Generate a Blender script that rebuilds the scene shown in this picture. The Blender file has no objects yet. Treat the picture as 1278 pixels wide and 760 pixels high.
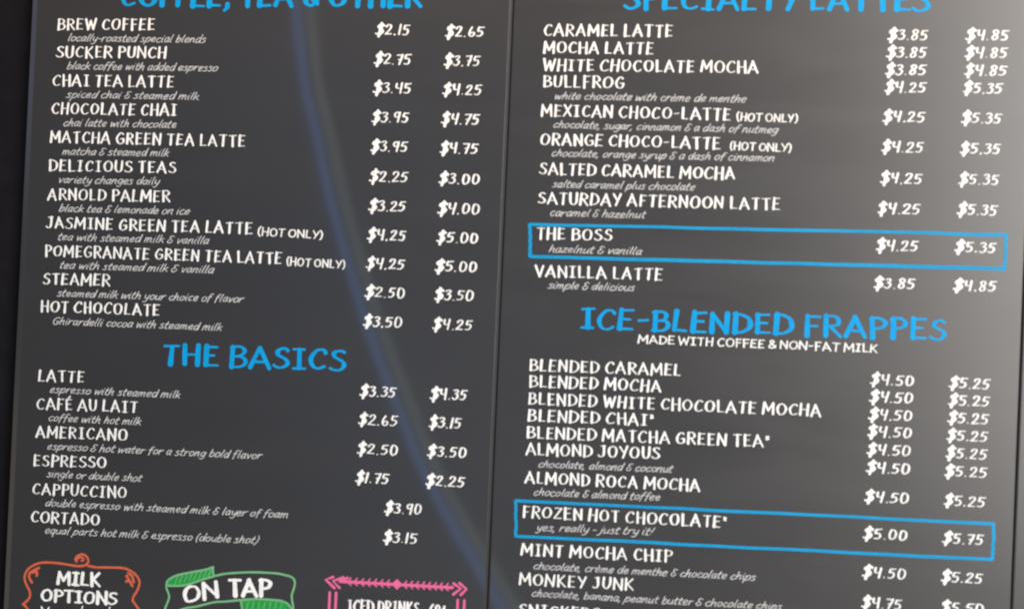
import bpy, bmesh, math, random
from mathutils import Matrix, Vector

scene = bpy.context.scene
COL = scene.collection
R_ = math.radians

# ------------------------------------------------------------------ camera
ZC = 1.60                       # camera height above the (unseen) floor
CAM_R = [[0.989837, 0.041077, -0.136143], [-0.043351, 0.998965, -0.013781], [0.135436, 0.019543, 0.990593]]
CAM_D = 1.75509
BOARD_L = (-0.86488, -0.25592)
BOARD_R = (-0.25459, 0.34472)
V_TOP, V_BOT = -0.42558, 0.48882
cam_data = bpy.data.cameras.new("camera")
cam = bpy.data.objects.new("camera", cam_data)
COL.objects.link(cam)
cam_data.sensor_width = 36.0
cam_data.lens = 18.0 / math.tan(R_(19.0))
cam_data.clip_start = 0.05
cam_data.clip_end = 100.0


def to_world(v):                # survey axes (right, down, into the wall) -> Blender
    return Vector((v[0], v[2], -v[1]))


cx = to_world([CAM_R[i][0] for i in range(3)])
cy = -to_world([CAM_R[i][1] for i in range(3)])
cz = -to_world([CAM_R[i][2] for i in range(3)])
m = Matrix((cx, cy, cz)).transposed().to_4x4()
m.translation = Vector((0.0, -CAM_D, ZC))
cam.matrix_world = m
cam_data.dof.use_dof = True
cam_data.dof.focus_distance = 2.6
cam_data.dof.aperture_fstop = 6.6
scene.camera = cam

# ------------------------------------------------------------------ view, world, lamps
vs = scene.view_settings
vs.view_transform = 'Standard'
vs.look = 'None'
vs.exposure = 0.0
vs.gamma = 1.0
vs.use_curve_mapping = False

world = bpy.data.worlds.new("World")
scene.world = world
world.use_nodes = True
bg = world.node_tree.nodes["Background"]
bg.inputs[0].default_value = (0.93, 0.97, 1.0, 1)
bg.inputs[1].default_value = 0.13


def area(name, loc, target, sx, sy, power, color):
    d = bpy.data.lights.new(name, 'AREA')
    d.shape = 'RECTANGLE'
    d.size, d.size_y, d.energy, d.color = sx, sy, power, color
    o = bpy.data.objects.new(name, d)
    COL.objects.link(o)
    o.location = loc
    o.rotation_euler = (Vector(target) - Vector(loc)).to_track_quat('-Z', 'Y').to_euler()
    return o


# added soft key overhead and floor-bounce fill below, a window far to the right
area("overhead_key", (-0.6, -2.6, 4.3), (-0.30, 0, ZC), 2.4, 0.9, 32, (1.0, 0.98, 0.96))
area("floor_bounce", (-0.5, -2.6, -0.9), (-0.30, 0, ZC), 2.4, 1.2, 25, (1.0, 0.99, 0.97))
area("shop_window", (1.55, -2.6, ZC + 0.78), (0.3, 0, ZC + 0.2), 1.3, 2.7, 142, (1.0, 0.95, 0.90))
area("warm_picture_lamp", (-0.2, -0.22, ZC + 0.62), (-0.2, 0, ZC + 0.40), 1.9, 0.05, 1.7, (1.0, 0.50, 0.15))

area("blue_edge_light", (-3.4, -0.75, ZC + 0.75), (-0.86, 0, ZC + 0.25), 0.9, 0.8, 1.6, (0.5, 0.62, 1.0))  # added off to the left so the upper left chamfer catches blue
area("amber_edge_light", (-3.4, -0.75, ZC - 0.75), (-0.86, 0, ZC - 0.25), 0.9, 1.0, 1.3, (1.0, 0.78, 0.55))  # added for a warm reflection on the lower left chamfer
area("blue_seam_light", (1.9, -1.15, ZC + 0.65), (-0.26, 0, ZC + 0.3), 0.3, 0.5, 0.9, (0.5, 0.7, 1.0))  # unseen lamp added to tint the chamfer at the seam blue

# unseen strip lamps added so the boards' lacquer mirrors a curved blue streak
STREAK = [(-0.5226, -0.4242), (-0.5168, -0.3653), (-0.5027, -0.2774), (-0.4849, -0.2192), (-0.4702, -0.161), (-0.4492, -0.0936), (-0.4298, -0.0409), (-0.4116, 0.0116), (-0.3928, 0.0543), (-0.3654, 0.1156), (-0.3415, 0.1672), (-0.3066, 0.2275), (-0.2754, 0.2734), (-0.2423, 0.3235), (-0.2136, 0.3643)]
STREAK_Y = -3.0
for off, width, col_, pw in ((-0.012, 0.030, (0.15, 0.38, 1.0), 1.15), (0.036, 0.03, (0.75, 0.95, 0.80), 0.45)):
    k = 1.0 + (-STREAK_Y) / CAM_D
    pts = [Vector((u * k + off, STREAK_Y, ZC - v * k)) for u, v in STREAK]
    for a, b in zip(pts, pts[1:]):
        ln = (b - a).length
        d = bpy.data.lights.new("streak_strip_lamp", 'AREA')
        d.shape = 'RECTANGLE'
        d.size, d.size_y = width, ln
        d.energy = pw * 25.0 * width * ln
        d.color = col_
        o = bpy.data.objects.new("streak_strip_lamp", d)
        COL.objects.link(o)
        yv = (b - a).normalized()
        zv = Vector((0, -1, 0))
        xv = yv.cross(zv).normalized()
        mm = Matrix((xv, yv, zv)).transposed().to_4x4()
        mm.translation = (a + b) / 2
        o.matrix_world = mm


# ------------------------------------------------------------------ materials
def mat(name, color, rough=0.5, spec=0.5, coat=0.0, coat_rough=0.1, noise=None, bump=0.0, wiped=None):
    mt = bpy.data.materials.new(name)
    mt.use_nodes = True
    nt = mt.node_tree
    b = nt.nodes["Principled BSDF"]
    b.inputs["Base Color"].default_value = (*color, 1)
    b.inputs["Roughness"].default_value = rough
    b.inputs["Specular IOR Level"].default_value = spec
    b.inputs["Coat Weight"].default_value = coat
    b.inputs["Coat Roughness"].default_value = coat_rough
    if noise:
        tc = nt.nodes.new("ShaderNodeTexCoord")
        lo, hi, scales = noise
        val = None
        for s in scales:
            n = nt.nodes.new("ShaderNodeTexNoise")
            n.inputs["Scale"].default_value = s
            n.inputs["Detail"].default_value = 5
            n.inputs["Roughness"].default_value = 0.6
            nt.links.new(tc.outputs["Object"], n.inputs["Vector"])
            if val is None:
                val = n.outputs["Fac"]
            else:
                ma = nt.nodes.new("ShaderNodeMath")
                ma.operation = 'MULTIPLY_ADD'
                ma.inputs[1].default_value = 0.5
                nt.links.new(n.outputs["Fac"], ma.inputs[0])
                hf = nt.nodes.new("ShaderNodeMath")
                hf.operation = 'MULTIPLY'
                hf.inputs[1].default_value = 0.5
                nt.links.new(val, hf.inputs[0])
                nt.links.new(hf.outputs[0], ma.inputs[2])
                val = ma.outputs[0]
        cr = nt.nodes.new("ShaderNodeValToRGB")
        cr.color_ramp.elements[0].position = 0.3
        cr.color_ramp.elements[1].position = 0.7
        cr.color_ramp.elements[0].color = (*lo, 1)
        cr.color_ramp.elements[1].color = (*hi, 1)
        nt.links.new(val, cr.inputs["Fac"])
        nt.links.new(cr.outputs["Color"], b.inputs["Base Color"])
        if bump:
            bp = nt.nodes.new("ShaderNodeBump")
            bp.inputs["Strength"].default_value = bump
            bp.inputs["Distance"].default_value = 0.0005
            nt.links.new(val, bp.inputs["Height"])
            nt.links.new(bp.outputs["Normal"], b.inputs["Normal"])
    if wiped:                                   # cloth smears: gloss that varies in long soft strokes, and fine dust
        tc = nt.nodes.new("ShaderNodeTexCoord")
        mp = nt.nodes.new("ShaderNodeMapping")
        mp.inputs["Rotation"].default_value = (0, 0.6, 0)
        mp.inputs["Scale"].default_value = (3.0, 3.0, 14.0)
        nt.links.new(tc.outputs["Object"], mp.inputs["Vector"])
        n = nt.nodes.new("ShaderNodeTexNoise")
        n.inputs["Scale"].default_value = 1.6
        n.inputs["Detail"].default_value = 6
        n.inputs["Distortion"].default_value = 0.8
        nt.links.new(mp.outputs["Vector"], n.inputs["Vector"])
        mr = nt.nodes.new("ShaderNodeMapRange")
        mr.inputs["From Min"].default_value, mr.inputs["From Max"].default_value = 0.3, 0.7
        mr.inputs["To Min"].default_value, mr.inputs["To Max"].default_value = wiped
        nt.links.new(n.outputs["Fac"], mr.inputs["Value"])
        nt.links.new(mr.outputs["Result"], b.inputs["Roughness"])
    return mt


M_PANEL = mat("charcoal_panel", (0.03, 0.03, 0.032), 0.35, 0.85, 0.25, 0.05,
              ((0.0180, 0.0173, 0.0187), (0.0255, 0.0250, 0.0268), (3.0, 350.0)), 0, (0.335, 0.38))
M_EDGE = mat("charcoal_edge", (0.04, 0.04, 0.043), 0.28, 0.7, 0.2, 0.12)
M_WALL = mat("dark_wall", (0.01, 0.01, 0.014), 0.8, 0.04, 0, 0.1,
             ((0.006, 0.006, 0.009), (0.013, 0.012, 0.014), (4.0, 40.0)), 0.3)
M_WHITE = mat("white_paint", (0.86, 0.86, 0.85), 0.55, 0.12, 0, 0.1, ((0.70, 0.70, 0.69), (0.90, 0.90, 0.89), (60.0, 500.0)))
M_CHALK = mat("chalk_white_paint", (0.60, 0.60, 0.60), 0.6, 0.12)
M_BLUE = mat("bright_blue_paint", (0.002, 0.235, 0.53), 0.5, 0.12, 0, 0.1,
             ((0.001, 0.225, 0.52), (0.003, 0.34, 0.72), (40.0, 260.0)))
M_SKY = mat("cyan_blue_paint", (0.004, 0.26, 0.52), 0.5, 0.12, 0, 0.1,
            ((0.002, 0.22, 0.44), (0.010, 0.31, 0.60), (20.0, 200.0)))
M_CORAL = mat("coral_paint", (0.56, 0.115, 0.06), 0.5, 0.12)
M_GREEN = mat("green_paint", (0.03, 0.33, 0.085), 0.5, 0.12, 0, 0.1,
              ((0.010, 0.22, 0.035), (0.025, 0.36, 0.065), (60.0, 220.0)))
M_MINT = mat("pale_green_paint", (0.16, 0.40, 0.20), 0.5, 0.12)
M_PINK = mat("pink_paint", (0.68, 0.13, 0.29), 0.5, 0.12)

# ------------------------------------------------------------------ what is written where
# (text, left, baseline, right, baseline, capital height) in metres on the board: x from its middle, z from its lower edge
ITEMS_LEFT = [
 (('BREW COFFEE', -0.2687, 0.83129, -0.14025, 0.83295, 0.01488), ('locally-roasted special blends', -0.25326, 0.8177, -0.07425, 0.81848, 0.00965), None, [('$2.15', 0.1373, 0.83167, 0.18146, 0.83167, 0.01421), ('$2.65', 0.22346, 0.83087, 0.27231, 0.83087, 0.01412)]),
 (('SUCKER PUNCH', -0.26906, 0.79656, -0.1241, 0.79846, 0.01486), ('black coffee with added espresso', -0.25319, 0.78262, -0.05723, 0.78391, 0.00964), None, [('$2.75', 0.13723, 0.79613, 0.18494, 0.79613, 0.0142), ('$3.75', 0.22345, 0.79586, 0.26898, 0.79586, 0.01411)]),
 (('CHAI TEA LATTE', -0.27087, 0.76121, -0.11204, 0.7626, 0.01484), ('spiced chai & steamed milk', -0.25288, 0.74697, -0.07948, 0.74826, 0.00964), None, [('$3.45', 0.13754, 0.76111, 0.18602, 0.76111, 0.01419), ('$4.25', 0.22325, 0.76105, 0.27246, 0.76105, 0.0141)]),
 (('CHOCOLATE CHAI', -0.27048, 0.72613, -0.10665, 0.72784, 0.01483), ('chai latte with chocolate', -0.25384, 0.71151, -0.10757, 0.71287, 0.00965), None, [('$3.95', 0.13746, 0.7259, 0.18514, 0.7259, 0.01418), ('$4.75', 0.22307, 0.72568, 0.27149, 0.72568, 0.01409)]),
 (('MATCHA GREEN TEA LATTE', -0.2706, 0.69075, -0.01789, 0.69181, 0.01477), ('matcha & steamed milk', -0.25395, 0.67588, -0.11451, 0.67754, 0.00964), None, [('$3.95', 0.13808, 0.69064, 0.18525, 0.69064, 0.01417), ('$4.75', 0.22317, 0.69053, 0.27168, 0.69053, 0.01408)]),
 (('DELICIOUS TEAS', -0.27144, 0.65497, -0.10486, 0.65683, 0.01481), ('variety changes daily', -0.25598, 0.64082, -0.12476, 0.64218, 0.00964), None, [('$2.25', 0.13778, 0.65391, 0.1875, 0.65391, 0.01416), ('$3.00', 0.22334, 0.65386, 0.27368, 0.65386, 0.01407)]),
 (('ARNOLD PALMER', -0.27089, 0.61895, -0.11033, 0.62106, 0.0148), ('black tea & lemonade on ice', -0.25481, 0.60486, -0.08457, 0.60687, 0.00962), None, [('$3.25', 0.13841, 0.61849, 0.18584, 0.61849, 0.01415), ('$4.00', 0.22347, 0.61818, 0.27535, 0.61818, 0.01406)]),
 (('JASMINE GREEN TEA LATTE', -0.27103, 0.58393, -0.00342, 0.58562, 0.01473), ('tea with steamed milk & vanilla', -0.25388, 0.56953, -0.0581, 0.57151, 0.0096), ('(HOT ONLY)', 0.0022, 0.58444, 0.0838, 0.58241, 0.01024), [('$4.25', 0.13853, 0.58337, 0.18772, 0.58337, 0.01414), ('$5.00', 0.22376, 0.58348, 0.27475, 0.58348, 0.01405)]),
 (('POMEGRANATE GREEN TEA LATTE', -0.27138, 0.54891, 0.03521, 0.5504, 0.0147), ('tea with steamed milk & vanilla', -0.2496, 0.53444, -0.04987, 0.5361, 0.00959), ('(HOT ONLY)', 0.0402, 0.54912, 0.11334, 0.54769, 0.01021), [('$4.25', 0.13862, 0.54875, 0.188, 0.54875, 0.01413), ('$5.00', 0.22365, 0.54879, 0.27501, 0.54879, 0.01404)]),
 (('STEAMER', -0.27172, 0.51392, -0.18277, 0.51523, 0.01481), ('steamed milk with your choice of flavor', -0.25248, 0.49971, -0.01009, 0.50166, 0.00957), None, [('$2.50', 0.13871, 0.51434, 0.18857, 0.51434, 0.01412), ('$3.50', 0.22449, 0.51464, 0.27264, 0.51464, 0.01403)]),
 (('HOT CHOCOLATE', -0.2721, 0.47963, -0.11691, 0.48108, 0.01477), ('Ghirardelli cocoa with steamed milk', -0.25514, 0.46468, -0.03633, 0.46623, 0.00958), None, [('$3.50', 0.13854, 0.47907, 0.18691, 0.47907, 0.01411), ('$4.25', 0.22354, 0.47918, 0.27362, 0.47918, 0.01402)]),
 (('LATTE', -0.27132, 0.39313, -0.20972, 0.39451, 0.0148), ('espresso with steamed milk', -0.25488, 0.37997, -0.08598, 0.38139, 0.00958), None, [('$3.35', 0.13794, 0.39503, 0.18461, 0.39503, 0.01409), ('$4.35', 0.22415, 0.39583, 0.27109, 0.39583, 0.014)]),
 (('CAFÉ AU LAIT', -0.27167, 0.35821, -0.13909, 0.36068, 0.01475), ('coffee with hot milk', -0.25499, 0.34472, -0.13455, 0.34582, 0.00959), None, [('$2.65', 0.13774, 0.3604, 0.18813, 0.3604, 0.01408), ('$3.15', 0.2245, 0.36184, 0.26541, 0.36184, 0.01399)]),
 (('AMERICANO', -0.27128, 0.32335, -0.15165, 0.32576, 0.01474), ('espresso & hot water for a strong bold flavor', -0.2548, 0.30949, 0.02161, 0.31262, 0.00953), None, [('$2.50', 0.13797, 0.32532, 0.18854, 0.32532, 0.01407), ('$3.50', 0.22381, 0.32724, 0.27218, 0.32724, 0.01398)]),
 (('ESPRESSO', -0.27192, 0.28814, -0.17716, 0.29017, 0.01475), ('single or double shot', -0.25486, 0.27517, -0.12909, 0.27651, 0.00958), None, [('$1.75', 0.13756, 0.29101, 0.18046, 0.29101, 0.01407), ('$2.25', 0.22392, 0.29212, 0.27276, 0.29212, 0.01397)]),
 (('CAPPUCCINO', -0.2716, 0.25262, -0.1492, 0.25484, 0.01472), ('double espresso with steamed milk & layer of foam', -0.2539, 0.23944, 0.05635, 0.24322, 0.0095), None, [('$3.90', 0.1747, 0.25655, 0.22077, 0.25655, 0.01402)]),
 (('CORTADO', -0.27177, 0.21837, -0.18228, 0.21948, 0.01473), ('equal parts hot milk & espresso (double shot)', -0.25271, 0.20543, 0.02223, 0.20991, 0.00951), None, [('$3.15', 0.175, 0.22173, 0.21783, 0.22173, 0.01401)]),
]
ITEMS_RIGHT = [
 (('CARAMEL LATTE', -0.26191, 0.83383, -0.1084, 0.83544, 0.01467), None, None, [('$3.85', 0.13743, 0.83582, 0.18394, 0.83582, 0.01356), ('$4.85', 0.22448, 0.83712, 0.27424, 0.83712, 0.01347)]),
 (('MOCHA LATTE', -0.26178, 0.81323, -0.12993, 0.81458, 0.01467), None, None, [('$3.85', 0.13659, 0.81555, 0.18363, 0.81555, 0.01356), ('$4.85', 0.22471, 0.81682, 0.27367, 0.81682, 0.01346)]),
 (('WHITE CHOCOLATE MOCHA', -0.26126, 0.79244, -0.00752, 0.79446, 0.0146), None, None, [('$3.85', 0.13647, 0.7953, 0.18405, 0.7953, 0.01355), ('$4.85', 0.22477, 0.79653, 0.27372, 0.79653, 0.01346)]),
 (('BULLFROG', -0.26117, 0.77252, -0.16317, 0.77347, 0.01468), ('white chocolate with crème de menthe', -0.2454, 0.75889, -0.02, 0.75999, 0.00919), None, [('$4.25', 0.13635, 0.77524, 0.18482, 0.77524, 0.01355), ('$5.35', 0.22447, 0.77624, 0.26979, 0.77624, 0.01345)]),
 (('MEXICAN CHOCO-LATTE', -0.26141, 0.73814, -0.03703, 0.73853, 0.0146), ('chocolate, sugar, cinnamon & a dash of nutmeg', -0.24566, 0.72485, 0.01864, 0.72491, 0.00917), ('(HOT ONLY)', -0.0309, 0.7384, 0.03973, 0.73778, 0.00984), [('$4.25', 0.13542, 0.74115, 0.18478, 0.74115, 0.01354), ('$5.35', 0.22365, 0.74165, 0.26984, 0.74165, 0.01344)]),
 (('ORANGE CHOCO-LATTE', -0.2606, 0.704, -0.04716, 0.7044, 0.0146), ('chocolate, orange syrup & a dash of cinnamon', -0.2461, 0.69082, 0.0149, 0.69204, 0.00916), ('(HOT ONLY)', -0.03693, 0.70421, 0.03376, 0.70341, 0.00983), [('$4.25', 0.13571, 0.706, 0.18424, 0.706, 0.01353), ('$5.35', 0.22373, 0.70665, 0.26991, 0.70665, 0.01343)]),
 (('SALTED CARAMEL MOCHA', -0.26147, 0.66869, -0.02957, 0.66956, 0.01458), ('salted caramel plus chocolate', -0.24451, 0.654, -0.07515, 0.6552, 0.00919), None, [('$4.25', 0.13548, 0.67011, 0.18391, 0.67011, 0.01352), ('$5.35', 0.2231, 0.67155, 0.26945, 0.67155, 0.01343)]),
 (('SATURDAY AFTERNOON LATTE', -0.2612, 0.63361, 0.02436, 0.63545, 0.01454), ('caramel & hazelnut', -0.24496, 0.62001, -0.13075, 0.62076, 0.0092), None, [('$4.25', 0.13395, 0.63513, 0.18328, 0.63513, 0.01351), ('$5.35', 0.22256, 0.63675, 0.26934, 0.63675, 0.01342)]),
 (('THE BOSS', -0.261, 0.59158, -0.17018, 0.59231, 0.01464), ('hazelnut & vanilla', -0.2452, 0.57688, -0.13412, 0.57771, 0.0092), None, [('$4.25', 0.13399, 0.59252, 0.18259, 0.59252, 0.0135), ('$5.35', 0.22205, 0.59387, 0.26918, 0.59387, 0.01341)]),
 (('VANILLA LATTE', -0.26078, 0.54672, -0.10816, 0.54847, 0.01459), ('simple & delicious', -0.24487, 0.5338, -0.14061, 0.53473, 0.00919), None, [('$3.85', 0.13343, 0.549, 0.18094, 0.549, 0.01349), ('$4.85', 0.22194, 0.54993, 0.27135, 0.54993, 0.0134)]),
 (('BLENDED CARAMEL', -0.26265, 0.43508, -0.08247, 0.43756, 0.01454), None, None, [('$4.50', 0.13308, 0.43804, 0.1827, 0.43804, 0.01346), ('$5.25', 0.22122, 0.43828, 0.26846, 0.43828, 0.01337)]),
 (('BLENDED MOCHA', -0.26249, 0.41603, -0.10504, 0.41767, 0.01455), None, None, [('$4.50', 0.13296, 0.41809, 0.18257, 0.41809, 0.01346), ('$5.25', 0.22135, 0.41848, 0.26868, 0.41848, 0.01336)]),
 (('BLENDED WHITE CHOCOLATE MOCHA', -0.26284, 0.39535, 0.08024, 0.3984, 0.01444), None, None, [('$4.50', 0.13285, 0.39787, 0.18245, 0.39787, 0.01345), ('$5.25', 0.22122, 0.39858, 0.26854, 0.39858, 0.01336)]),
 (('BLENDED CHAI*', -0.26264, 0.37536, -0.11208, 0.37761, 0.01454), None, None, [('$4.50', 0.13272, 0.37802, 0.18276, 0.37802, 0.01345), ('$5.25', 0.22127, 0.3786, 0.26841, 0.3786, 0.01335)]),
 (('BLENDED MATCHA GREEN TEA*', -0.26271, 0.35509, 0.02234, 0.35986, 0.01446), None, None, [('$4.50', 0.13261, 0.35771, 0.18229, 0.35771, 0.01344), ('$5.25', 0.22097, 0.35843, 0.26846, 0.35843, 0.01335)]),
 (('ALMOND JOYOUS', -0.26233, 0.33532, -0.10297, 0.33917, 0.01453), ('chocolate, almond & coconut', -0.24621, 0.32176, -0.08663, 0.32431, 0.00914), None, [('$4.50', 0.13253, 0.33695, 0.18237, 0.33695, 0.01344), ('$5.25', 0.2206, 0.3378, 0.26888, 0.3378, 0.01334)]),
 (('ALMOND ROCA MOCHA', -0.26231, 0.30184, -0.05487, 0.30439, 0.01449), ('chocolate & almond toffee', -0.25021, 0.28829, -0.10095, 0.29082, 0.00914), None, [('$4.50', 0.13221, 0.30347, 0.18232, 0.30347, 0.01343), ('$5.25', 0.221, 0.30414, 0.26837, 0.30414, 0.01333)]),
 (('FROZEN HOT CHOCOLATE*', -0.26294, 0.26131, -0.02258, 0.26336, 0.01446), ('yes, really - just try it!', -0.24725, 0.2467, -0.10506, 0.25022, 0.00913), None, [('$5.00', 0.13208, 0.26089, 0.18217, 0.26089, 0.01342), ('$5.75', 0.22042, 0.26119, 0.26805, 0.26119, 0.01332)]),
 (('MINT MOCHA CHIP', -0.2632, 0.21656, -0.0834, 0.21972, 0.01448), ('chocolate, crème de menthe & chocolate chips', -0.2469, 0.20119, 0.01363, 0.20517, 0.00908), None, [('$4.50', 0.1329, 0.21702, 0.18252, 0.21702, 0.01341), ('$5.25', 0.22121, 0.21736, 0.26846, 0.21736, 0.01331)]),
 (('MONKEY JUNK', -0.26358, 0.1814, -0.12693, 0.18365, 0.0145), ('chocolate, banana, peanut butter & chocolate chips', -0.24741, 0.16893, 0.04455, 0.17294, 0.00906), None, [('$4.75', 0.13356, 0.18183, 0.18003, 0.18183, 0.0134), ('$5.50', 0.22146, 0.18284, 0.27002, 0.18284, 0.0133)]),
 (('SNICKERS', -0.26362, 0.14506, -0.16494, 0.14673, 0.01451), None, None, []),
]
HEAD_LEFT = [('COFFEE, TEA & OTHER', -0.18733, 0.86094, 0.19538, 0.86551, 0.02852), ('THE BASICS', -0.11189, 0.42023, 0.12103, 0.42384, 0.02732)]
HEAD_RIGHT = [('SPECIALTY LATTES', -0.16995, 0.86659, 0.1857, 0.86868, 0.02723), ('ICE-BLENDED FRAPPES', -0.20502, 0.48714, 0.21757, 0.4917, 0.0261)]
SUBTITLE = ('MADE WITH COFFEE & NON-FAT MILK', -0.13521, 0.47384, 0.14084, 0.47499, 0.01007)
BOXES = [[(-0.26899, 0.60927), (0.27879, 0.6158), (0.27866, 0.5769), (-0.26684, 0.57103)], [(-0.27148, 0.28086), (0.27745, 0.287), (0.27747, 0.24666), (-0.26955, 0.23886)]]
SCROLL = [[(-0.20338, 0.17494), (-0.20088, 0.17708), (-0.20465, 0.17951), (-0.20922, 0.17704), (-0.20978, 0.17354), (-0.21159, 0.17639), (-0.20889, 0.18082), (-0.20275, 0.1831), (-0.19677, 0.18021), (-0.19474, 0.175), (-0.19846, 0.17022), (-0.20722, 0.16826), (-0.22083, 0.16916), (-0.23658, 0.17032), (-0.25228, 0.16981), (-0.26265, 0.16705), (-0.27182, 0.16109), (-0.27619, 0.15384), (-0.27636, 0.14687), (-0.27281, 0.13916), (-0.2689, 0.13246), (-0.26897, 0.12551), (-0.27291, 0.12027), (-0.27736, 0.11659)], [(-0.27736, 0.11659), (-0.27256, 0.11334), (-0.26854, 0.10666), (-0.26804, 0.09677), (-0.2731, 0.08251), (-0.2723, 0.06668), (-0.26232, 0.05649), (-0.2433, 0.05392), (-0.22032, 0.05461)], [(-0.19531, 0.16963), (-0.18328, 0.16834), (-0.16879, 0.16918), (-0.15122, 0.16973), (-0.14287, 0.16811), (-0.1344, 0.16374), (-0.12873, 0.15762), (-0.12758, 0.15081), (-0.13027, 0.14277), (-0.13436, 0.13561), (-0.13525, 0.13063)], [(-0.13525, 0.13063), (-0.13044, 0.12506), (-0.12604, 0.11946), (-0.12468, 0.11268), (-0.13036, 0.10246), (-0.12661, 0.08897), (-0.12388, 0.07541), (-0.13152, 0.06307), (-0.15185, 0.05667), (-0.18908, 0.05492), (-0.22032, 0.05461)]]
LEAVES = [[(-0.26999, 0.15624), (-0.26439, 0.15978), (-0.25824, 0.16297)], [(-0.26737, 0.15641), (-0.26113, 0.15781), (-0.26088, 0.15286)], [(-0.27044, 0.15472), (-0.27064, 0.15023), (-0.26675, 0.14403)], [(-0.14456, 0.16051), (-0.14123, 0.15581), (-0.13622, 0.14827)], [(-0.14474, 0.15361), (-0.14067, 0.15486)], [(-0.14267, 0.16408), (-0.13733, 0.1605), (-0.13491, 0.15328)]]
MILK = [('MILK', -0.23467, 0.14269, -0.17636, 0.14401, 0.01774), ('OPTIONS', -0.25425, 0.12134, -0.15409, 0.12304, 0.01626)]
MILK_NEXT = [('V', -0.25334, 0.10325, -0.24161, 0.10357, 0.01235), ('l', -0.20252, 0.1053, -0.19836, 0.10539, 0.01379), ('l', -0.16726, 0.10677, -0.16312, 0.10686, 0.01375)]
RIB_FILL = [[(-0.09246, 0.1557), (-0.08899, 0.16025), (-0.08063, 0.16511), (-0.06672, 0.16916), (-0.04626, 0.17412), (-0.03426, 0.17851), (-0.03454, 0.17361), (-0.03281, 0.16728), (-0.04572, 0.16291), (-0.05681, 0.15846), (-0.07066, 0.15362), (-0.08941, 0.15188)], [(0.00199, 0.14094), (0.02156, 0.14324), (0.04166, 0.14364), (0.05373, 0.143), (0.06191, 0.13968), (0.06619, 0.13368), (0.06855, 0.12609), (0.0671, 0.11437), (0.03793, 0.1162), (0.00891, 0.11222), (0.00515, 0.12753)]]
RIB = [[(-0.08961, 0.15187), (-0.09246, 0.1557), (-0.08899, 0.16025), (-0.08063, 0.16511), (-0.06672, 0.16916), (-0.04626, 0.17412), (-0.03426, 0.17851)], [(-0.03426, 0.17851), (-0.03454, 0.17361), (-0.03281, 0.16728)], [(-0.03281, 0.16728), (-0.04572, 0.16291), (-0.05681, 0.15846), (-0.07066, 0.15362), (-0.08941, 0.15188)], [(-0.09225, 0.15562), (-0.09256, 0.14922), (-0.08957, 0.14256), (-0.08862, 0.13772), (-0.09063, 0.13072), (-0.09296, 0.1237), (-0.09299, 0.11586)], [(-0.09299, 0.11586), (-0.06738, 0.12585), (-0.05376, 0.12904), (-0.0307, 0.13599), (-0.01658, 0.13773), (0.00199, 0.14094)], [(-0.03302, 0.16736), (-0.0202, 0.17103), (-0.00632, 0.17312), (0.0168, 0.17551), (0.04466, 0.17597), (0.05677, 0.17453), (0.06334, 0.17322), (0.06748, 0.1702), (0.06901, 0.16536), (0.06766, 0.158), (0.0657, 0.1506), (0.06674, 0.1434), (0.06805, 0.13671), (0.06855, 0.12609)], [(0.00199, 0.14094), (0.02156, 0.14324), (0.04166, 0.14364), (0.05373, 0.143), (0.06191, 0.13968), (0.06619, 0.13368), (0.06855, 0.12609)], [(0.06855, 0.12609), (0.0671, 0.11437)], [(0.0671, 0.11437), (0.03793, 0.1162), (0.00891, 0.11222)], [(0.00891, 0.11222), (0.00515, 0.12753), (0.00199, 0.14094)]]
HATCH = [[(-0.08256, 0.1543), (-0.07895, 0.16434)], [(-0.0765, 0.15598), (-0.0729, 0.16596)], [(-0.07045, 0.15765), (-0.06684, 0.16758)], [(-0.0644, 0.15933), (-0.0608, 0.1692)], [(-0.05836, 0.161), (-0.05476, 0.17082)], [(-0.05233, 0.16267), (-0.04872, 0.17244)], [(-0.0463, 0.16434), (-0.04269, 0.17406)], [(-0.04027, 0.16601), (-0.03667, 0.17567)], [(0.00845, 0.12192), (0.01164, 0.13965)], [(0.01549, 0.12241), (0.01869, 0.13984)], [(0.02252, 0.1229), (0.02574, 0.14003)], [(0.02954, 0.12338), (0.03277, 0.14021)], [(0.03656, 0.12387), (0.0398, 0.1404)], [(0.04357, 0.12436), (0.04682, 0.14059)], [(0.05057, 0.12484), (0.05384, 0.14078)]]
TAP = [('ON', -0.06886, 0.13104, -0.02365, 0.14134, 0.02192), ('TAP', -0.01504, 0.14368, 0.04132, 0.14652, 0.02231)]
ARROW = [[(0.11607, 0.17611), (0.10689, 0.17241), (0.11827, 0.16293)], [(0.12846, 0.17654), (0.1158, 0.17127), (0.12438, 0.16373)], [(0.13391, 0.17642), (0.12423, 0.17144)], [(0.12423, 0.17144), (0.26258, 0.17316)], [(0.26333, 0.17818), (0.27231, 0.17267), (0.26352, 0.16511)], [(0.27048, 0.17903), (0.2793, 0.17256), (0.27264, 0.16525)]]
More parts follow.
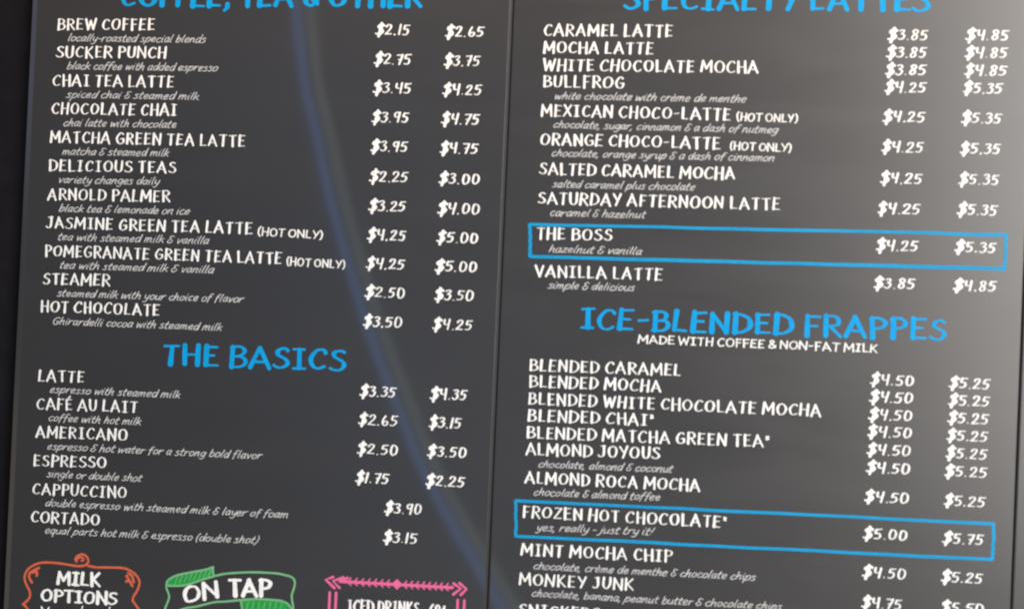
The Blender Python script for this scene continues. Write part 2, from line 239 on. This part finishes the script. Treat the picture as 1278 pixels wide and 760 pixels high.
TICKS = [[(0.13414, 0.17152), (0.13787, 0.17658)], [(0.13414, 0.17152), (0.13827, 0.16774)], [(0.14205, 0.17162), (0.14578, 0.17668)], [(0.14205, 0.17162), (0.14618, 0.16785)], [(0.14996, 0.17172), (0.15368, 0.17678)], [(0.14996, 0.17172), (0.15409, 0.16795)], [(0.15786, 0.17182), (0.16157, 0.17688)], [(0.15786, 0.17182), (0.16198, 0.16805)], [(0.16575, 0.17192), (0.16946, 0.17697)], [(0.16575, 0.17192), (0.16986, 0.16815)], [(0.17362, 0.17202), (0.17733, 0.17707)], [(0.17362, 0.17202), (0.17773, 0.16826)], [(0.18149, 0.17212), (0.1852, 0.17717)], [(0.18149, 0.17212), (0.1856, 0.16836)], [(0.20308, 0.17244), (0.20638, 0.17746)], [(0.20308, 0.17244), (0.20678, 0.16866)], [(0.21033, 0.17253), (0.21363, 0.17755)], [(0.21033, 0.17253), (0.21402, 0.16875)], [(0.21757, 0.17262), (0.22086, 0.17763)], [(0.21757, 0.17262), (0.22126, 0.16885)], [(0.2248, 0.17271), (0.22809, 0.17772)], [(0.2248, 0.17271), (0.22849, 0.16894)], [(0.23202, 0.1728), (0.23531, 0.17781)], [(0.23202, 0.1728), (0.2357, 0.16903)], [(0.23924, 0.17289), (0.24252, 0.17789)], [(0.23924, 0.17289), (0.24291, 0.16912)], [(0.24644, 0.17298), (0.24973, 0.17798)], [(0.24644, 0.17298), (0.25012, 0.16921)], [(0.25364, 0.17307), (0.25692, 0.17806)], [(0.25364, 0.17307), (0.25731, 0.1693)]]
DIAMOND = [[(0.18834, 0.17281), (0.19473, 0.17918), (0.2016, 0.17273), (0.19483, 0.16614)]]
RULES = [[(0.11265, 0.15763), (0.11271, 0.09828)], [(0.1205, 0.15768), (0.12063, 0.09884)], [(0.26942, 0.15911), (0.26956, 0.10381)], [(0.27737, 0.15918), (0.27768, 0.10439)], [(0.11271, 0.09828), (0.27768, 0.10439)]]
ICED = [('ICED DRINKS', 0.13483, 0.13503, 0.22403, 0.13765, 0.0158), ('60¢', 0.23545, 0.13768, 0.25617, 0.13835, 0.01477)]

# ------------------------------------------------------------------ brush lettering
# each glyph: width, strokes; a stroke is "x,y x,y ..." with cap height 1; a leading ~ makes it a smooth curve
CAPS = {
 'A': (.70, "0.02,0 .32,1;.30,1 .68,-.02;.15,.30 .54,.30"),
 'B': (.60, ".08,0 .08,1;~.0,.96 .34,1 .50,.80 .38,.58 .10,.52;~.10,.52 .46,.50 .59,.25 .40,.03 .0,.01"),
 'C': (.60, "~.57,.84 .44,.97 .24,.90 .06,.50 .14,.12 .34,.0 .58,.13"),
 'D': (.64, ".08,0 .08,1;~.0,.97 .30,.97 .58,.72 .58,.30 .34,.04 .0,.01"),
 'E': (.52, ".08,0 .08,1;.08,.96 .50,.98;.08,.52 .42,.53;.08,.03 .52,.02"),
 'F': (.50, ".08,-.02 .08,1;.02,.96 .50,.98;.08,.50 .42,.51"),
 'G': (.64, "~.56,.86 .42,.98 .22,.88 .06,.48 .16,.08 .38,.0 .58,.16 .58,.42;.34,.43 .62,.44"),
 'H': (.62, ".07,0 .07,1;.56,-.02 .56,1;.07,.50 .56,.50"),
 'I': (.46, ".23,.02 .23,.98;.02,.98 .44,.97;.02,.02 .44,.01"),
 'J': (.50, "~.38,.97 .38,.30 .28,.04 .10,.02 .0,.14;.14,.97 .50,.98"),
 'K': (.60, ".07,0 .07,1;.52,1 .10,.46;.16,.54 .60,-.03"),
 'L': (.50, ".08,1 .08,.02;.08,.03 .50,.02"),
 'M': (.84, ".05,0 .10,1;.10,1 .42,.28;.42,.28 .74,1;.74,1 .79,-.02"),
 'N': (.66, ".06,0 .06,1;.06,1 .59,.02;.59,.02 .59,1"),
 'O': (.70, "~.36,.98 .14,.84 .05,.46 .16,.10 .34,.01 .56,.14 .65,.54 .54,.88 .34,.98"),
 'P': (.56, ".10,-.02 .10,1;~.0,.94 .32,1 .53,.80 .46,.55 .12,.45"),
 'Q': (.70, "~.36,.98 .14,.84 .05,.46 .16,.10 .34,.01 .56,.14 .65,.54 .54,.88 .34,.98;.40,.25 .70,-.1"),
 'R': (.60, ".08,0 .08,1;~.0,.96 .34,1 .52,.78 .42,.56 .10,.48;.24,.50 .60,-.02"),
 'S': (.54, "~.50,.88 .34,.99 .14,.88 .14,.66 .42,.44 .50,.22 .36,.03 .16,.02 .0,.13"),
 'T': (.58, ".30,0 .30,.96;.0,.95 .58,.98"),
 'U': (.60, "~.07,1 .07,.34 .18,.04 .36,.02 .50,.18 .55,.50 .55,1"),
 'V': (.62, ".02,1 .31,.0;.31,.0 .60,1"),
 'W': (.90, ".03,1 .22,.0;.22,.0 .46,.80;.46,.80 .66,.0;.66,.0 .88,1"),
 'X': (.58, ".02,1 .56,0;.54,1 .02,0"),
 'Y': (.58, ".02,1 .30,.48;.57,1 .22,0"),
 'Z': (.58, ".04,.96 .54,.97;.54,.97 .04,.04;.04,.03 .58,.02"),
 'É': (.52, ".08,0 .08,1;.08,.96 .50,.98;.08,.52 .42,.53;.08,.03 .52,.02;.20,1.12 .36,1.30"),
 '&': (.58, "~.56,.10 .40,.30 .16,.70 .22,.94 .38,.94 .40,.74 .12,.42 .08,.14 .26,.0 .44,.10 .56,.36"),
 '-': (.40, ".02,.48 .38,.49"), '*': (.24, ".05,.64 .19,.88;.19,.64 .05,.88"), ',': (.18, "~.12,.08 .12,-.08 .02,-.22"),
 '(': (.24, "~.22,1.1 .06,.8 .06,.2 .22,-.12"), ')': (.24, "~.02,1.1 .18,.8 .18,.2 .02,-.12"),
 '¢': (.50, "~.44,.56 .26,.66 .10,.50 .10,.26 .26,.12 .46,.22;.34,.84 .20,-.06"), '6': (.52, "~.42,.98 .16,.66 .06,.28 .22,.02 .42,.10 .44,.34 .26,.46 .10,.32"),
 '0': (.60, "~.30,.96 .10,.78 .06,.36 .24,.03 .44,.12 .54,.52 .46,.86 .30,.96"),
}
DIGITS = {
 '$': (.74, "~.66,.86 .50,.98 .24,.90 .20,.68 .50,.50 .58,.28 .36,.04 .04,.10;.42,1.10 .30,-.22;.48,1.0 .32,-.10"),
 '0': (.60, "~.16,.94 .08,.40 .18,.05 .34,.03 .52,.24 .54,.66 .40,.92 .16,.94"),
 '1': (.24, ".16,.96 .10,.0"),
 '2': (.56, "~.06,.74 .18,.94 .42,.92 .44,.68 .26,.34 .02,.04;.02,.04 .54,.04"),
 '3': (.48, "~.06,.88 .32,.96 .42,.78 .22,.56;~.22,.56 .44,.44 .40,.14 .20,.0 .0,.10"),
 '4': (.56, "~.08,.94 .08,.58 .20,.46 .46,.50;.50,.98 .44,-.02"),
 '5': (.52, "~.14,.92 .08,.56 .34,.56 .44,.30 .28,.04 .0,.06;.14,.92 .54,.95"),
 '6': (.52, "~.26,.98 .10,.62 .06,.22 .22,.02 .42,.14 .42,.38 .26,.44 .08,.24"),
 '7': (.52, ".02,.92 .50,.94;.50,.94 .24,.0;.16,.46 .48,.50"),
 '8': (.56, "~.48,.84 .30,.98 .14,.84 .22,.60 .42,.40 .42,.12 .20,.0 .08,.18 .20,.46 .44,.62 .48,.84"),
 '9': (.54, "~.46,.78 .30,.97 .10,.86 .10,.58 .26,.48 .46,.66;.48,.94 .40,-.02"),
 '.': (.20, ".08,.02 .12,.03"),
}
LOWER = {
 'a': (.46, "~.40,.56 .20,.62 .04,.34 .12,.02 .30,.14 .40,.56;~.40,.58 .36,.14 .48,.02"),
 'b': (.46, ".08,1.02 .06,.02;~.06,.30 .24,.60 .42,.46 .36,.10 .18,.0 .06,.10"),
 'c': (.40, "~.38,.52 .22,.62 .04,.34 .12,.04 .26,.0 .40,.14"),
 'd': (.48, "~.40,.54 .20,.62 .04,.32 .14,.0 .32,.12 .42,.50;.44,1.04 .42,.0"),
 'e': (.42, "~.06,.30 .30,.36 .34,.56 .18,.62 .04,.34 .14,.02 .40,.12"),
 'f': (.36, "~.40,.94 .26,1.02 .16,.80 .10,-.16;.0,.56 .34,.60"),
 'g': (.46, "~.40,.54 .20,.62 .04,.34 .16,.06 .36,.22 .42,.58;~.42,.58 .38,-.14 .22,-.36 .04,-.26"),
 'h': (.46, ".08,1.02 .04,.0;~.06,.30 .24,.60 .36,.52 .36,.10 .44,.0"),
 'i': (.20, "~.08,.60 .06,.14 .16,.0;.12,.84 .13,.86"),
 'j': (.22, "~.14,.60 .10,-.14 -.10,-.32;.16,.84 .17,.86"),
 'k': (.44, ".08,1.02 .04,.0;.38,.60 .08,.28;.14,.34 .44,.0"),
 'l': (.20, "~.12,1.04 .06,.20 .16,.0"),
 'm': (.68, ".06,.60 .04,.0;~.05,.34 .18,.60 .30,.52 .30,.02;~.30,.34 .44,.60 .56,.52 .56,.12 .66,.0"),
 'n': (.46, ".06,.60 .04,.0;~.05,.32 .22,.60 .36,.52 .34,.12 .46,.0"),
 'o': (.44, "~.22,.62 .06,.44 .06,.12 .20,.0 .38,.18 .40,.48 .22,.62"),
 'p': (.46, ".08,.60 .0,-.38;~.06,.34 .24,.62 .42,.48 .36,.10 .18,.0 .05,.10"),
 'q': (.46, "~.40,.54 .20,.62 .04,.34 .16,.06 .36,.22;.42,.60 .36,-.38"),
 'r': (.36, ".06,.60 .04,.0;~.05,.30 .18,.56 .38,.58"),
 's': (.38, "~.34,.54 .18,.62 .08,.48 .30,.24 .26,.02 .0,.04"),
 't': (.32, "~.16,.92 .08,.18 .18,.0 .30,.06;.0,.62 .32,.64"),
 'u': (.46, "~.06,.60 .06,.14 .20,.0 .36,.20;~.40,.60 .38,.12 .48,.0"),
 'v': (.40, ".04,.60 .16,.0;.16,.0 .40,.60"),
 'w': (.60, ".04,.60 .12,.0;.12,.0 .30,.50;.30,.50 .40,.0;.40,.0 .60,.60"),
 'x': (.42, ".04,.60 .40,.0;.40,.60 .02,.0"),
 'y': (.44, "~.06,.60 .08,.22 .22,.10 .38,.28;~.42,.60 .34,-.12 .18,-.36 .0,-.28"),
 'z': (.42, ".06,.58 .38,.58;.38,.58 .02,.03;.02,.03 .42,.03"),
 'è': (.42, "~.06,.30 .30,.36 .34,.56 .18,.62 .04,.34 .14,.02 .40,.12;.14,.92 .26,.76"),
 '&': (.46, "~.42,.86 .20,.96 .08,.76 .24,.54;~.24,.54 .02,.34 .08,.04 .30,.02 .42,.36"),
 ',': (.16, "~.08,.06 .06,-.08 -.02,-.20"), '-': (.30, ".02,.32 .28,.34"), '!': (.18, ".16,1.0 .08,.30;.05,.03 .06,.05"),
 '(': (.24, "~.24,1.06 .06,.7 .04,.2 .14,-.18"), ')': (.24, "~.06,1.06 .20,.7 .16,.2 .0,-.18"),
 'G': (.62, "~.56,.86 .40,.98 .14,.80 .06,.40 .20,.04 .42,.02 .54,.22 .54,.44;.32,.44 .60,.46"),
}


def parse(table):
    out = {}
    for ch, (w, s) in table.items():
        st = []
        for one in s.split(';'):
            smooth = one.startswith('~')
            p = [tuple(float(v) for v in q.split(',')) for q in one.lstrip('~').split()]
            st.append((smooth, p))
        out[ch] = (w, st)
    return out


CAPS, DIGITS, LOWER = parse(CAPS), parse(DIGITS), parse(LOWER)


def catmull(p, n=5):
    if len(p) < 3:
        return p
    closed = (Vector(p[0]) - Vector(p[-1])).length < 1e-6
    out = []
    for i in range(len(p) - 1):
        p1, p2 = p[i], p[i + 1]
        p0 = p[i - 1] if i else (p[-2] if closed else p1)
        p3 = p[i + 2] if i + 2 < len(p) else (p[1] if closed else p2)
        for k in range(n):
            t = k / n
            out.append(tuple(0.5 * (2 * p1[a] + (p2[a] - p0[a]) * t + (2 * p0[a] - 5 * p1[a] + 4 * p2[a] - p3[a]) * t * t
                                    + (3 * p1[a] - p0[a] - 3 * p2[a] + p3[a]) * t ** 3) for a in (0, 1)))
    out.append(p[-1])
    return out


class Paint:
    """Brush strokes laid on a board's face (local x to the right, z up, y out of the wall is negative)."""

    def __init__(self, seed=0, lift=0.00025):
        self.v, self.f, self.n, self.lift = [], [], 0, lift
        self.rnd = random.Random(seed)

    def depth(self):
        self.n += 1
        return -(self.lift + (self.n % 60) * 6e-6)

    def ribbon(self, pts, width, contrast=0.0, taper=0.0):
        """pts in metres on the board; width in metres; contrast thins strokes that run sideways."""
        q = [Vector(pts[0])]
        for p in pts[1:]:
            if (Vector(p) - q[-1]).length > 1e-6:
                q.append(Vector(p))
        if len(q) < 2:
            q.append(q[0] + Vector((1e-5, 0)))
        y0 = self.depth()
        n = len(q)
        rows = []
        for i, p in enumerate(q):
            d = (q[min(i + 1, n - 1)] - q[max(i - 1, 0)]).normalized()
            h = 0.5 * width * (1 - contrast * abs(d.x) ** 1.5) * (1 - taper * i / (n - 1))
            h *= 1 + 0.05 * math.sin(self.n * 1.7 + i * 0.9)
            nrm = Vector((-d.y, d.x))
            rows.append((p, d, nrm, h))
        b = len(self.v)
        for i, (p, d, nrm, h) in enumerate(rows):
            y = y0 - 5e-6 * i / n
            self.v += [(p.x + nrm.x * h, y, p.y + nrm.y * h), (p.x - nrm.x * h, y, p.y - nrm.y * h)]
        for i in range(n - 1):
            a = b + 2 * i
            self.f.append((a, a + 1, a + 3, a + 2))
        for end, sgn in ((0, -1), (n - 1, 1)):
            p, d, nrm, h = rows[end]
            fan = [b + 2 * end]
            for k in range(1, 5):
                t = math.pi * k / 5
                w = p + nrm * (h * math.cos(t)) + d * (sgn * h * math.sin(t) * 0.85)
                self.v.append((w.x, y0 - (5e-6 * end / n), w.y))
                fan.append(len(self.v) - 1)
            fan.append(b + 2 * end + 1)
            self.f.append(tuple(fan if sgn < 0 else fan[::-1]))

    def polygon(self, pts):
        y = self.depth()
        b = len(self.v)
        self.v += [(x, y, z) for x, z in pts]
        self.f.append(tuple(range(b, b + len(pts))))

    def text(self, spec, style='caps'):
        t, x0, z0, x1, z1, cap = spec
        rnd = self.rnd
        weight, contrast, slant, gap, space = {
            'caps': (.205, .66, .02, .19, .32), 'note': (.19, .35, .02, .12, .24), 'heading': (.24, .55, .02, .15, .30),
            'price': (.19, .5, .08, .14, .2), 'script': (.114, .25, .27, .07, .28), 'bold': (.26, .45, .02, .12, .28)}[style]
        table = {'price': DIGITS, 'script': LOWER}.get(style, CAPS)
        pen, strokes = 0.0, []
        for ch in t:
            if ch == ' ':
                pen += space
                continue
            w, st = table[ch]
            sc = 1 + rnd.uniform(-.035, .035)
            rot = rnd.uniform(-.045, .045)
            dy = rnd.uniform(-.025, .025)
            wt = weight * (1 + rnd.uniform(-.08, .08))
            if style == 'price':
                if ch == '$':
                    wt *= 1.42
                elif ch != '.':
                    sc *= 0.95
            for smooth, p in st:
                pp = []
                shut = p[0] == p[-1]
                for x, y in p:
                    if not shut:
                        x, y = x + rnd.uniform(-.022, .022), y + rnd.uniform(-.024, .024)
                    X = (x - w / 2) * sc
                    Y = (y - .5) * sc
                    X, Y = X - Y * rot, Y + X * rot
                    Y += .5 + dy
                    pp.append((pen + w / 2 + X + slant * Y, Y))
                if smooth:
                    strokes.append((catmull(pp), wt))
                else:
                    for a, b in zip(pp, pp[1:]):
                        strokes.append(([tuple(a[i] + (b[i] - a[i]) * k / 4 for i in (0, 1)) for k in range(5)], wt))
            pen += w + gap * (0.35 if ch == '$' else 1)
        lo = min(p[0] for s, _ in strokes for p in s)
        hi = max(p[0] for s, _ in strokes for p in s)
        wid = weight * cap * 0.8
        L = math.hypot(x1 - x0, z1 - z0)
        ex = Vector((x1 - x0, z1 - z0)) / L
        ez = Vector((-ex.y, ex.x))
        kx = (L - wid) / (hi - lo)
        o = Vector((x0, z0)) + ex * (wid / 2)
        kz = cap * (1 - weight * 0.55)
        for s, wt in strokes:
            self.ribbon([o + ex * ((p[0] - lo) * kx) + ez * (p[1] * kz + wid * .4) for p in s],
                        wt * cap, contrast, 0.0 if style == 'script' else rnd.uniform(0, .22))
        return self

    def build(self, name, material, parent):
        me = bpy.data.meshes.new(name)
        me.from_pydata(self.v, [], self.f)
        me.materials.append(material)
        o = bpy.data.objects.new(name, me)
        COL.objects.link(o)
        o.parent = parent
        return o


# ------------------------------------------------------------------ setting and boards
def link_bm(name, bm, material, parent=None):
    me = bpy.data.meshes.new(name)
    bm.to_mesh(me)
    bm.free()
    me.materials.append(material)
    o = bpy.data.objects.new(name, me)
    COL.objects.link(o)
    o.parent = parent
    return o


BASE_Z = ZC - V_BOT
HEIGHT = V_BOT - V_TOP
THICK = 0.026

bm = bmesh.new()
bmesh.ops.create_cube(bm, size=1.0, matrix=Matrix.Translation((0, THICK + 0.0505, 1.6)) @ Matrix.Diagonal((9, 0.10, 6.4, 1)))
wall = link_bm("wall", bm, M_WALL)
wall['kind'] = 'structure'


def board(u0, u1, label, r_l=0.0085, r_r=0.0042):
    root = bpy.data.objects.new("menu_board", None)
    COL.objects.link(root)
    root.location = ((u0 + u1) / 2, 0, BASE_Z)
    root['label'], root['category'], root['group'] = label, 'menu board', 'menu boards hung side by side'
    w = u1 - u0
    # face with chamfered long edges: a profile in x-y swept up the height
    prof = [(-w / 2, THICK)]
    d_l, d_r = r_l * 0.45, r_r * 0.70          # depth of the chamfers
    prof += [(-w / 2, d_l + .0008), (-w / 2 + .0004, d_l + .0001), (-w / 2 + r_l - .0006, .0003), (-w / 2 + r_l + .0006, 0)]
    prof += [(w / 2 - r_r - .0001, 0), (w / 2 - r_r + .0001, .0001), (w / 2 - .0004, d_r + .0001), (w / 2, d_r + .0008)]
    prof.append((w / 2, THICK))
    b = bmesh.new()
    lo = [b.verts.new((x, y, 0)) for x, y in prof]
    hi = [b.verts.new((x, y, HEIGHT)) for x, y in prof]
    n = len(prof)
    for i in range(n):
        j = (i + 1) % n
        f = b.faces.new((lo[i], lo[j], hi[j], hi[i]))
        f.material_index = 1 if 0 < i < n - 2 and i != 4 else 0
    b.faces.new(lo[::-1])
    b.faces.new(hi)
    bmesh.ops.recalc_face_normals(b, faces=b.faces)
    link_bm("panel", b, M_PANEL, root).data.materials.append(M_EDGE)
    return root


left = board(*BOARD_L, "charcoal menu board headed THE BASICS with coral, green and pink badges along its foot", 0.0085, 0.0036)
right = board(*BOARD_R, "charcoal menu board headed ICE-BLENDED FRAPPES with two blue boxed items", 0.0014, 0.0010)
gap = BOARD_R[0] - BOARD_L[1]
plain = board(BOARD_R[1] + gap, BOARD_R[1] + gap + 0.61, "plain charcoal board just showing past the right edge of the frappes board", 0.0014, 0.0036)


def menu(root, items, seed):
    for i, (nm, ds, note, prices) in enumerate(items):
        it = Paint(seed + i).text(nm).build("item_lettering", M_WHITE, root)
        if ds:
            Paint(seed + 100 + i).text(ds, 'script').build("description_lettering", M_CHALK, it)
        if note:
            Paint(seed + 200 + i).text(note, 'note').build("serving_note_lettering", M_WHITE, it)
        for k, p in enumerate(prices):
            Paint(seed + 300 + 2 * i + k).text(p, 'price').build("price_lettering", M_WHITE, it)


menu(left, ITEMS_LEFT, 1000)
menu(right, ITEMS_RIGHT, 2000)

for k, (root, hs) in enumerate(((left, HEAD_LEFT), (right, HEAD_RIGHT))):
    for j, h in enumerate(hs):
        o = Paint(50 + 5 * k + j).text(h, 'heading').build("heading_lettering", M_BLUE, root)
        o['label'] = "bright blue hand-lettered heading reading " + h[0]
        if j == 1 and root is right:
            Paint(77).text(SUBTITLE, 'note').build("subtitle_lettering", M_WHITE, o)

for j, bx in enumerate(BOXES):
    p = Paint(80 + j)
    for a, b in zip(bx, bx[1:] + bx[:1]):
        a, b = Vector(a), Vector(b)
        n = 14
        nr = Vector((-(b - a).y, (b - a).x)).normalized()
        p.ribbon([a + (b - a) * (i / n) + nr * (p.rnd.uniform(-1, 1) * 0.0005 if 0 < i < n else 0) for i in range(n + 1)], p.rnd.uniform(.0034, .0041))
    o = p.build("highlight_box", M_SKY, right)
    o['label'] = "thin blue box drawn round " + ("THE BOSS", "FROZEN HOT CHOCOLATE")[j]


def lines(p, polys, width, smooth=True, **kw):
    for q in polys:
        p.ribbon(catmull(q, 6) if smooth else q, width, **kw)
    return p


# coral scroll badge
p = lines(Paint(90), SCROLL, 0.0028)
lines(p, LEAVES, 0.0032)
badge = p.build("scroll_badge", M_CORAL, left)
badge['label'] = "coral scrolled outline round the words MILK OPTIONS"
p = Paint(91)
for t in MILK:
    p.text(t, 'bold')
for t in MILK_NEXT:
    p.text(t, 'script' if t[0] == 'l' else 'note')
p.build("badge_lettering", M_WHITE, badge)
# green ribbon banner
p = Paint(92, 0.0002)
p.polygon(RIB_FILL[0])
ban = p.build("ribbon_banner", M_GREEN, left)
p = Paint(97, 0.0002)
p.polygon(RIB_FILL[1])
p.build("ribbon_fold", M_GREEN, ban)
ban['label'] = "green ribbon banner round the words ON TAP"
p = lines(Paint(93, 0.0007), RIB, 0.0026)
lines(p, HATCH, 0.0011, False)
p.build("ribbon_outline", M_MINT, ban)
p = Paint(94)
for t in TAP:
    p.text(t, 'bold')
p.build("badge_lettering", M_WHITE, ban)
# pink arrow frame
p = lines(Paint(95), ARROW, 0.0034, False)
lines(p, TICKS, 0.0017, False)
lines(p, RULES, 0.0032, False)
for q in DIAMOND:
    p.polygon(q)
fr = p.build("arrow_frame", M_PINK, left)
fr['label'] = "pink double-lined frame topped by a feathered arrow round ICED DRINKS 60¢"
p = Paint(96)
for t in ICED:
    p.text(t, 'caps')
p.build("badge_lettering", M_WHITE, fr)
